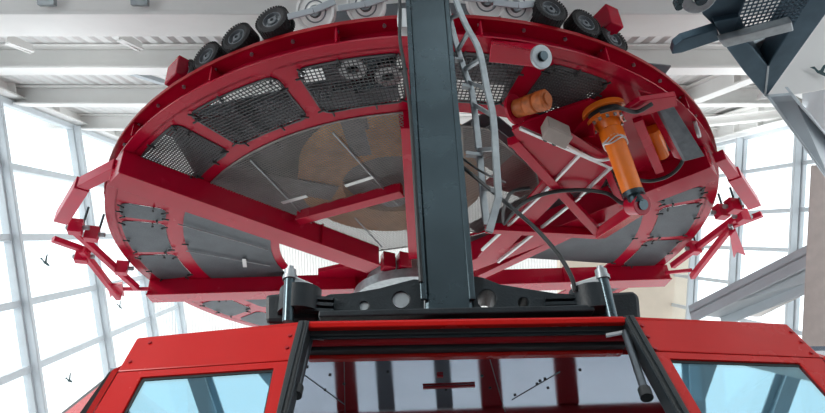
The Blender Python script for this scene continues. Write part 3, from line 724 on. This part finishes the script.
# ================================================================== SIDE LINKAGES
def linkage(sgn, label):
    X = lambda px, py, z: tp(px, py, z)
    if sgn < 0:
        root = thing('linkage_arm', label, 'arm', tw(tp(60, 225, -.2)))
        P = [(120, 162), (84, 184), (64, 213), (56, 240), (84, 251), (72, 236), (136, 296), (84, 232), (120, 298), (60, 247), (78, 261)]
        mp = lambda x, y: (x, y)
    else:
        root = thing('linkage_arm', label, 'arm', tw(tp(757, 215, -.2)))
        mp = None
    return root
def arm_set(label, px, rad):
    # px: dict of pixel points
    root = thing('linkage_arm', label, 'arm', tw(tp(*px['elbow'], -.15)))
    def bar(a, b_, w, h, name, za=-.15, zb=-.15): q = MB(TM); q.beam(tp(*a, za), tp(*b_, zb), w, h); return build(q, name, 'redarm', root, .01)
    bar(px['root'], px['knee'], .2, .22, 'upper_arm'); bar(px['knee'], px['elbow'], .26, .26, 'upper_arm')
    bar(px['l0'], px['l1'], .13, .12, 'link_bar'); bar(px['d0'], px['d1'], .12, .14, 'link_bar', -.1, -.3); bar(px['e0'], px['e1'], .12, .14, 'link_bar', -.2, -.4)
    bar(px['t0'], px['t1'], .08, .08, 'tie_rod', -.3, -.3)
    for k in ('b0', 'b1', 'b2', 'b3'):
        if k in px:
            c = tp(*px[k], -.2); q = MB(TM); q.box(c, (.12, .04, 0), (-.03, .10, 0), (0, 0, .15)); o = build(q, 'clamp_plate', 'redarm', root, .01)
            q = MB(TM); q.cyl(c+V((.1, .05, .1)), c+V((.12, .05, .5)), .025, seg=8); build(q, 'clamp_bolt', 'steel_dark', o)
            q = MB(TM); q.cyl(c+V((-.2, 0, 0)), c+V((.24, .06, 0)), .05, seg=10); build(q, 'pivot_pin', 'galv', o)
    c = px['wing']; q = MB(TM); q.prism([tp(*p, -.35) for p in c], (0, 0, .06)); build(q, 'foot_plate', 'redarm', root)
    q = MB(TM); q.cyl(tp(*px['s0'], -.2), tp(*px['s1'], -.2), .05, seg=10); build(q, 'spring_rod', 'galv', root)
arm_set('red jointed linkage arm left of the turntable, against the glass',
        dict(root=(118, 166), knee=(83, 184), elbow=(62, 218), l0=(53, 239), l1=(90, 252), d0=(76, 232), d1=(137, 288), e0=(82, 250), e1=(119, 298), t0=(118, 289), t1=(150, 289), b0=(76, 227), b1=(92, 234), b2=(122, 268), b3=(82, 256),
             wing=[(108, 286), (122, 284), (124, 297), (116, 291), (110, 298)], s0=(120, 275), s1=(134, 285)), -1)
arm_set('red jointed linkage arm right of the turntable, against the glass',
        dict(root=(719, 156), knee=(733, 174), elbow=(753, 203), l0=(762, 214), l1=(728, 227), d0=(736, 218), d1=(672, 266), e0=(730, 228), e1=(692, 277), t0=(692, 270), t1=(665, 273), b0=(733, 206), b1=(721, 212), b2=(694, 248), b3=(742, 216),
             wing=[(730, 236), (736, 230), (746, 256), (737, 252), (734, 258)], s0=(730, 225), s1=(737, 240)), 1)

# ================================================================== HANGER
hg = thing('hanger_arm', 'thick dark steel hanger arm rising from the cabin yoke, ladder attached', 'hanger', ony(449, 316, 4.3))
yf = 4.12
q = MB(); f = [ony(424, 322, yf), ony(425, 290, yf), ony(398, -170, yf), ony(431.5, -170, yf), ony(472, 285, yf), ony(474, 322, yf)]
q.prism(f, (0, .34, 0)); build(q, 'post', 'steel_dark', hg, .03)
for xa, xb in (((424, 300), (399, -165)), ((472.5, 300), (432.5, -165))):
    q = MB(); q.beam(ony(*xa, yf-.012), ony(*xb, yf-.012), .05, .03, up=(0,1,0)); build(q, 'edge_strip', 'steel_dark', hg, .008)
for x, y in ((446, 314),):
    c = ony(x, y, yf); q = MB(); q.cyl(c+V((0, -.03, 0)), c, .03, seg=12); build(q, 'plug', 'galv', hg)
# yoke casting with holes
ys = 4.16
def circ(x, y, r, yy=ys, n=20): return [ony(x+r*math.cos(2*PI*k/n), y+r*math.sin(2*PI*k/n), yy) for k in range(n)]
left = [(424, 322), (424, 280), (414, 279), (402, 282), (380, 288), (352, 293), (330, 294), (318, 299), (318, 322)]
q = MB(); q.prism([ony(x, y, ys) for x, y in left], (0, .3, 0), holes=[circ(364, 306, 5), circ(401, 300, 9)]); build(q, 'yoke', 'cast_dark', hg, .02)
right = [(473, 322), (473, 276), (482, 277), (500, 284), (530, 289), (556, 293), (576, 294), (584, 298), (592, 322)]
q = MB(); q.prism([ony(x, y, ys) for x, y in right], (0, .3, 0), holes=[circ(487, 299, 9.5), circ(523.5, 302.5, 5.5)]); build(q, 'yoke', 'cast_dark', hg, .02)
for x, y, r in ((364, 306, 4.6), (401, 300, 8.6)):
    c = ony(x, y, ys+.02); q = MB(); q.cyl(c, c+V((0, .1, 0)), r/FPX*4.55); build(q, 'cover_disc', 'galv', hg)
q = MB(); q.beam(ony(320, 318, ys-.04), ony(592, 312, ys-.04), .16, .05); build(q, 'lower_flange', 'cast_dark', hg, .01)
# ribs on the casting ends and the damper mounts
def mount(px, sgn):
    bx = px
    q = MB(); q.prism([ony(x, y, ys+.02) for x, y in ([(265, 322), (265, 294), (284, 292), (316, 298), (320, 322)] if sgn < 0 else [(588, 322), (588, 300), (604, 292), (634, 290), (640, 296), (642, 322)])], (0, .34, 0)); o = build(q, 'damper_mount', 'cast_dark', hg, .03)
    a, b_ = (ony(288, 322, ys-.1), ony(290, 276, ys-.1)) if sgn < 0 else (ony(613, 322, ys-.1), ony(602, 276, ys-.1))
    q = MB(); q.cyl(a, b_, .042); build(q, 'damper_rod', 'steel_dark', o)
    d = (b_-a).normalized()
    q = MB(); q.lathe(b_, d, [(.055, -.03), (.055, .0), (.045, .0), (.045, .05), (.025, .05), (.025, .08)], 12); build(q, 'rod_nut', 'galv', o)
    e = ony(312, 289, ys-.05) if sgn < 0 else ony(572, 289, ys-.05)
    q = MB(); q.beam(b_-d*.03, e, .07, .045, up=(0,1,0)); build(q, 'damper_lever', 'alu', o, .008)
    cx = ony(300 if sgn < 0 else 592, 302, ys+.02)
    q = MB(); q.cyl(cx-V((.12*sgn*0, 0, .1)), cx+V((0, 0, .09)), .16, seg=24); build(q, 'bushing', 'cast_dark', o)
    for k in range(3):
        y = 298+6*k; p0, p1 = (ony(298, y, ys-.03), ony(334, y+2, ys-.03)) if sgn < 0 else (ony(545, y+1, ys-.03), ony(590, y, ys-.03))
        q = MB(); q.beam(p0, p1, .06, .025); build(q, 'casting_rib', 'cast_dark', o)
mount(290, -1); mount(602, 1)
# ladder
ld = None
def rail(pts, yy): q = MB(); [q.beam(a, b_, .026, .058, up=(1, .3, 0)) for a, b_ in zip(pts, pts[1:])]; return q
RP_ = spline([ony(x, y, 4.02) for x, y in ((446, -40), (456, 0), (466, 25), (479, 50), (487, 89), (493, 116), (496, 160), (498.5, 198))], 4) + [ony(489, 232, 4.02)]
LP_ = spline([ony(x, y, 4.32) for x, y in ((438, -30), (447, 8), (458, 50), (466, 75), (472, 93), (479, 150), (483, 196))], 4) + [ony(487, 226, 4.2)]
lad = rail(RP_, 4); ld = build(lad, 'ladder', 'galv', hg, label='galvanised curved ladder rail with rungs')
build(rail(LP_, 4), 'ladder_rail', 'galv', ld)
for t in (.10, .22, .34, .46, .58, .70, .82, .94):
    a = RP_[int(t*(len(RP_)-1))]; b_ = LP_[int(t*(len(LP_)-1))]
    q = MB(); q.beam(a, b_, .035, .035); build(q, 'rung', 'galv', ld)
for a, b_ in (((455, 60), (463, 60)), ((466, 154), (483, 156)), ((462, 86), (471, 88))):
    q = MB(); q.beam(ony(*a, 4.3), ony(*b_, 4.3), .05, .035); build(q, 'ladder_bracket', 'galv', ld)
# bracket and cable left of the post
q = MB(); q.prism([ony(x, y, 4.1) for x, y in ((398, 8), (407, 8), (408, 27), (401, 27), (401, 20), (397, 18))], (0, .12, 0)); build(q, 'cable_bracket', 'alu', hg, .006)
hose([ony(399, -20, 4.08), ony(400, 12, 4.08), ony(400, 40, 4.06), ony(405, 70, 4.06), ony(411, 120, 4.07), ony(416, 200, 4.08), ony(421, 282, 4.09)], .018, 'thin black cable running down the left edge of the hanger', 'electric_cable', local=False, cat='cable')
hose([ony(464, 168, 4.2), ony(505, 202, 4.1), ony(535, 228, 4.08), ony(558, 254, 4.06), ony(571, 276, 4.06), ony(575, 291, 4.08)], .017, 'thin black cable sagging from the ladder to the right damper', 'electric_cable', local=False, cat='cable')
hose([ony(462, 158, 4.25), ony(482, 172, 4.2), ony(505, 182, 4.6)], .010, 'thin wire running from the hanger past the ladder foot', 'wire', local=False, cat='cable')

# ================================================================== CABIN
cb = thing('gondola_cabin', 'red ropeway cabin with tinted windows and open doorway, hanging at the bottom', 'cabin', (0.3, 4.3, -1.0))
ZT = 1.43
PLa, PLb = onz(306, 322, ZT), onz(137, 338, ZT)
PRa, PRb = onz(624, 317, ZT), onz(787, 324, ZT)
LEAN = V((0, -.45, -1))
NL = (PLb-PLa).cross(LEAN).normalized(); NR = (PRb-PRa).cross(LEAN).normalized()
NL = -NL if NL.y < 0 else NL; NR = -NR if NR.y < 0 else NR     # normals point into the cabin
def pl(x, y, off=0): return onp(x, y, PLa, NL) + NL*off
def pr(x, y, off=0): return onp(x, y, PRa, NR) + NR*off
def quadp(f, pts, th, off, name, m, parent=cb, bev=.006, n=None):
    q = MB(); q.prism([f(x, y, off) for x, y in pts], n*th); return build(q, name, m, parent, bev)
def panel_with_hole(f, n, outer, hole, th, name, m):
    q = MB(); O = [f(*p) for p in outer]; H = [f(*p) for p in hole]; k = len(O)
    vs = O + H + [p+n*th for p in O] + [p+n*th for p in H]; fs = []
    for i in range(k):
        j = (i+1) % k; fs += [(i, j, k+j, k+i), (2*k+j, 2*k+i, 3*k+i, 3*k+j), (k+i, k+j, 3*k+j, 3*k+i), (j, i, 2*k+i, 2*k+j)]
    q.add(vs, fs); return build(q, name, m, cb, .005)
# fascias
YB = 600
quadp(pl, [(137, 338), (299, 322.5), (289, 360), (117.5, 371.5)], .03, 0, 'roof_fascia', 'redcab', n=NL)
quadp(pr, [(633, 316.5), (786.7, 324), (822, 357.5), (652.7, 350.5)], .03, 0, 'roof_fascia', 'redcab', n=NR)
for f, n, pts in ((pl, NL, [(290, 336), (287, 348), (150, 343), (130, 362)]), (pr, NR, [(642, 326), (648, 337), (655, 349), (791, 332), (801, 342), (811, 353)])):
    for p in pts:
        c = f(*p); q = MB(); q.cyl(c-n*.008, c, .011, seg=10); build(q, 'rivet', 'red_dark', cb)
xl = lambda y, x0, y0, s: x0 + s*(y-y0)
def ext(p0, p1, y): return (p0[0]+(p1[0]-p0[0])*(y-p0[1])/(p1[1]-p0[1]), y)
lo_l, lo_r = ext((117.5, 372), (93, 413), YB), ext((289, 361), (277, 413), YB)
wl_l, wl_r = ext((141, 377), (122, 413), 560), ext((273.6, 368), (264.5, 413), 560)
fp = panel_with_hole(pl, NL, [(117.5, 372.5), (289, 361), lo_r, lo_l], [(141, 377), (273.6, 368), wl_r, wl_l], .04, 'front_panel', 'redcab')
def window(f, n, pts, parent):
    cx = sum(p[0] for p in pts)/4; 
    ins = [(p[0]+(2.2 if p[0] < cx else -2.2), p[1]+(2.2 if p[1] < 450 else -4)) for p in pts]
    q = MB(); O = [f(*p, .012) for p in pts]; H = [f(*p, .012) for p in ins]
    vs = O+H+[p+n*.02 for p in O]+[p+n*.02 for p in H]; fs = []
    for i in range(4):
        j = (i+1) % 4; fs += [(i, j, 4+j, 4+i), (8+j, 8+i, 12+i, 12+j), (4+i, 4+j, 12+j, 12+i), (j, i, 8+i, 8+j)]
    q.add(vs, fs); build(q, 'window_seal', 'black', parent)
    q = MB(); q.prism([f(*p, .016) for p in pts], n*.010); return build(q, 'window_pane', 'glass_cab', parent)
window(pl, NL, [(141, 377), (273.6, 368), wl_r, wl_l], fp)
ro_l, ro_r = ext((653, 351.5), (688, 413), YB), ext((822, 358.5), (866, 413), YB)
wr_l, wr_r = ext((670, 358.5), (702, 413), 560), ext((800, 363), (850, 418), 560)
fp = panel_with_hole(pr, NR, [(653, 351.5), (822, 358.5), ro_r, ro_l], [(670, 358.5), (800, 363), wr_r, wr_l], .04, 'front_panel', 'redcab')
window(pr, NR, [(670, 358.5), (800, 363), wr_r, wr_l], fp)
# door post seals
for f, n, o, i in ((pl, NL, [(299, 322), (308, 322)], [ext((289, 360), (277, 413), YB), ext((308, 322), (287, 413), YB)]), (pr, NR, [(624, 317), (633, 316.5)], [ext((624, 317), (677, 413), YB), ext((653, 351), (688, 413), YB)])):
    left_ = f is pl
    pts = [o[0], o[1], i[1], i[0]]
    if not left_: pts = [(624, 317), (633, 316.5), (653, 351), ext((653, 351), (688, 413), YB), ext((624, 317), (677, 413), YB)]
    else: pts = [(299, 322), (308, 322), ext((308, 322), (287, 413), YB), ext((289, 360), (277, 413), YB), (289, 360)]
    quadp(f, pts, .10, -.015, 'door_seal', 'black', n=n)
    q = MB(); a, b_ = (pts[1], pts[2]) if left_ else (pts[0], pts[4])
    q.beam(f(*a, .0), f(*b_, .0), .018, .018); build(q, 'seal_lip', 'cast_dark', cb)
    q = MB(); a, b_ = ((303.5, 324), ext((304, 324), (282, 413), YB)) if left_ else ((629, 318), ext((629, 318), (682, 413), YB))
    q.beam(f(*a, -.018), f(*b_, -.018), .014, .012); build(q, 'seal_ridge', 'cast_dark', cb)
# header over the door
hx0, hx1 = PLa.x-.03, PRa.x+.04
dzx = (onz(624, 317, ZT).y-PLa.y)
def header(y0, y1, z0, z1, name, m, bev=.006, x0=hx0, x1=hx1):
    q = MB(); d = dzx; q.hexa([(x0, y0, z0), (x1, y0+d, z0), (x1, y1+d, z0), (x0, y1, z0)], [(x0, y0, z1), (x1, y0+d, z1), (x1, y1+d, z1), (x0, y1, z1)]); return build(q, name, m, cb, bev)
header(3.28, 3.35, 1.388, 1.422, 'door_header', 'redcab')
header(3.33, 3.40, 1.357, 1.42, 'door_track', 'black')
header(3.345, 3.365, 1.345, 1.37, 'track_lip', 'cast_dark', .002)
header(3.40, 3.465, 1.335, 1.42, 'door_header', 'red_dark', .02)
header(3.465, 3.55, 1.318, 1.42, 'door_track', 'black')
header(3.55, 3.63, 1.300, 1.42, 'door_header', 'redcab', .012)
# ceiling sheet, roof
def cpoly(y0, y1, z, grow=0): return [V((PLb.x-.25, y0+.1, z)), V((hx0, y0, z)), V((hx1, y0+dzx, z)), V((PRb.x+.35, y0+.15, z)), V((PRb.x+.35, y1, z)), V((PLb.x-.25, y1, z))]
q = MB(); q.prism(cpoly(3.6, 5.25, 1.305), (0, 0, .03)); ce = build(q, 'ceiling_sheet', 'polish', cb)
for p, qd in (((300, 372), (345, 405)), ((512, 400), (560, 372)), ((344, 360), (345, 412)), ((490, 360), (505, 412))):
    a, b_ = onz(*p, 1.303), onz(*qd, 1.303); q = MB(); q.beam(a, b_, .004, .004); build(q, 'sheet_seam', 'mach_grey', ce)
for x, y in ((307, 367), (330, 375), (325, 390), (344, 384), (388, 372), (439, 377), (446, 390), (482, 376), (490, 388), (540, 381), (537, 384), (545, 379), (548, 388), (515, 395), (580, 370)):
    c = onz(x, y, 1.304); q = MB(); q.cyl(c, c-V((0,0,.006)), .010, seg=8); build(q, 'rivet', 'black', ce)
a, b_ = onz(423, 388, 1.295), onz(475, 386, 1.295); q = MB(); q.beam(a, b_, .03, .012); build(q, 'ceiling_strip', 'red_dark', ce)
a, b_ = onz(437, 376.5, 1.295), onz(443, 376.5, 1.295); q = MB(); q.beam(a, b_, .03, .012); build(q, 'ceiling_strip', 'red_dark', ce)
q = MB(); o = [PLb, PLa+V((0, -.01, .0)), PRa+V((0, -.01, 0)), PRb, PRb+V((.15, 1.6, 0)), V((1.3, 5.3, ZT)), V((-.7, 5.3, ZT)), PLb+V((-.15, 1.6, 0))]
i = [p.lerp(V((.3, 4.3, ZT+.12)), .35)+V((0,0,.08)) for p in o]; k = len(o)
q.add(o+[p-V((0,0,.03)) for p in o]+i, [tuple(range(k, 2*k))]+[tuple(range(3*k-1, 2*k-1, -1))]+[(a, (a+1)%k, k+(a+1)%k, k+a) for a in range(k)]+[(a, (a+1)%k, 2*k+(a+1)%k, 2*k+a) for a in range(k)])
build(q, 'roof', 'redcab', cb, .01)
# raised pad that carries the hanger
q = MB(); q.aabb(-.95, 1.35, 4.05, 4.6, 1.5, 1.72); build(q, 'roof_crown', 'cast_dark', cb, .03)
# dampers beside the door
for a, b_, yy in (((310, 338), (297, 390), 3.40), ((625, 332), (645, 392), 3.40)):
    p0, p1 = ony(*a, yy), ony(*b_, yy-.2); q = MB(); q.cyl(p0, p1, .022); o = build(q, 'door_damper', 'galv_dark', cb)
    q = MB(); d = (p1-p0).normalized(); q.cyl(p1-d*.02, p1+d*.04, .034); build(q, 'damper_cap', 'black', o)
    q = MB(); e = p0+V((.08 if a[0] < 400 else -.11, .02, -.01)); q.beam(p0, e, .03, .015); build(q, 'damper_lever', 'alu', o)
# chamfer side panels
def side(f, n, top_c, low_c, tb, name_y, px_low, sgn):
    c0, c1 = f(*top_c), f(*low_c); b0 = tb; b1 = ony(*px_low, name_y)
    d = (b1-b0)*1.0; e1 = b0 + (b1-b0)*((c1.z-b0.z)/(b1.z-b0.z))
    q = MB(); nn = (c1-c0).cross(b0-c0).normalized(); nn = nn if nn.dot(c0.lerp(c1, .2)) > 0 else -nn
    q.prism([c0, b0, e1, c1], nn*.03); o = build(q, 'side_panel', 'redcab', cb)
    q = MB(); L = lambda s, t: (c0.lerp(c1, t)).lerp(b0.lerp(e1, t), s)
    q.prism([L(.08, .02)-nn*.012, L(.86, .02)-nn*.012, L(.90, .9)-nn*.012, L(.08, .9)-nn*.012], nn*.056); build(q, 'side_window', 'black', o)
    return e1
eL = side(pl, NL, (117.5, 371.5), lo_l, PLb+V((-.1, .25, -.06)), 3.95, (69, 413), -1)
eR = side(pr, NR, (822, 357.5), ro_r, PRb+V((.12, .25, -.06)), 3.95, (890, 413), 1)
# interior far side: wall, posts, window panes; floor; benches
bt, bz0 = 5.22, -.95
def back(x0, x1, z0, z1, name, m, th=.06, off=0, parent=cb):
    q = MB(); f = lambda z: bt + (1.3-z)*.16 + off
    fx = lambda x, z: .3 + (x-.3)*(1+(1.3-z)*.13)
    q.hexa([V((fx(x0, z1), f(z1), z1)), V((fx(x1, z1), f(z1), z1)), V((fx(x1, z0), f(z0), z0)), V((fx(x0, z0), f(z0), z0))], [V((fx(x0, z1), f(z1)+th, z1)), V((fx(x1, z1), f(z1)+th, z1)), V((fx(x1, z0), f(z0)+th, z0)), V((fx(x0, z0), f(z0)+th, z0))])
    return build(q, name, m, parent, .01)
back(-1.9, 2.6, 1.18, 1.31, 'back_header', 'red_dark'); back(-1.9, 2.6, bz0, -.1, 'back_wall', 'red_dark')
for x in (-1.85, -.60, .62, 1.26, 2.5): back(x-.09, x+.09, -.1, 1.18, 'back_post', 'red_dark', .08, -.03)
for x0, x1 in ((-1.76, -.69), (-.51, .53), (.71, 1.17), (1.35, 2.41)): back(x0, x1, -.1, 1.18, 'back_pane', 'glass_back', .012)
for x in (-.27, .22): back(x-.07, x+.07, -.1, 1.18, 'back_rail', 'mach_grey', .05, -.04)
q = MB(); q.aabb(-2.1, 2.9, 2.55, 5.7, -1.0, -.94); build(q, 'cabin_floor', 'mach_grey', cb)
q = MB(); q.aabb(-1.7, -.5, 5.05, 5.45, -.94, -.5); build(q, 'bench', 'cloth', cb, .03)
q = MB(); q.aabb(1.1, 2.4, 5.05, 5.45, -.94, -.5); build(q, 'bench', 'cloth', cb, .03)
for b0, e1, sg in ((PLb+V((-.1, .25, -.06)), eL, -1), (PRb+V((.12, .25, -.06)), eR, 1)):
    back_ = lambda p: V((p.x, 5.2+(1.3-p.z)*.16, p.z)); o_ = V((.03*-sg, 0, 0))
    def band(t0, t1, name, m, th=1, u0=0, u1=1):
        L = lambda u, t: (lambda a: a.lerp(back_(a), u))(b0.lerp(e1, t))
        ps = [L(u0, t0), L(u1, t0), L(u1, t1), L(u0, t1)]
        q = MB(); q.hexa(ps, [p+o_*th for p in ps]); return build(q, name, m, cb)
    ew = band(0, .07, 'end_wall', 'redcab'); band(.62, 1, 'end_wall', 'redcab'); band(.07, .62, 'end_pane', 'glass_dark', .4, .05, .9)
    band(.07, .62, 'end_post', 'redcab', 1, 0, .05); band(.07, .62, 'end_post', 'redcab', 1, .9, 1); band(.07, .10, 'end_seal', 'black', 1.3, .05, .9); band(.59, .62, 'end_seal', 'black', 1.3, .05, .9)

# ================================================================== CAMERA, LIGHT
cam = bpy.data.cameras.new('camera'); co = bpy.data.objects.new('camera', cam); COL.objects.link(co)
cam.sensor_width = 36; cam.lens = FPX/825*36; cam.clip_end = 500
m = Matrix((RT, UP, -FW)).transposed().to_4x4(); co.matrix_world = m
S.camera = co
w = bpy.data.worlds.new('sky'); S.world = w; w.use_nodes = True
bg = w.node_tree.nodes['Background']; bg.inputs['Color'].default_value = (.93, .97, 1, 1); bg.inputs['Strength'].default_value = 1.9
def fill_light(p, to, size, power, col=(.94, .98, 1)):  # added uplights that brighten the roof, without any real fitting
    l = bpy.data.lights.new('roof_fill', 'AREA'); l.energy = power; l.size = size; l.color = col
    o = bpy.data.objects.new('roof_fill', l); COL.objects.link(o); o.location = p
    o.rotation_euler = (V(to)-V(p)).to_track_quat('-Z', 'Y').to_euler()
for X, D, pw in ((-6, 13, 16), (2, 13.5, 24), (10, 13, 24), (-5, 20, 35), (4, 22, 45), (12, 19, 35)):
    p = hd(X, 2.6, D); fill_light(p, p+UP, 1.6, pw)
sun = bpy.data.lights.new('sun', 'SUN'); sun.energy = 2.2; sun.angle = math.radians(12); sun.color = (1, .97, .93)
so_ = bpy.data.objects.new('sun', sun); COL.objects.link(so_); so_.rotation_euler = V((.75, .62, -.35)).to_track_quat('-Z', 'Y').to_euler(); so_.location = (6, -10, 6)

# raise everything from eye-relative heights to the platform floor
for o in S.objects:
    if o.parent is None: o.location.z += EYE
vs_ = S.view_settings; vs_.view_transform = 'Standard'; vs_.look = 'None'; vs_.gamma = 1; vs_.exposure = .14; vs_.use_curve_mapping = False
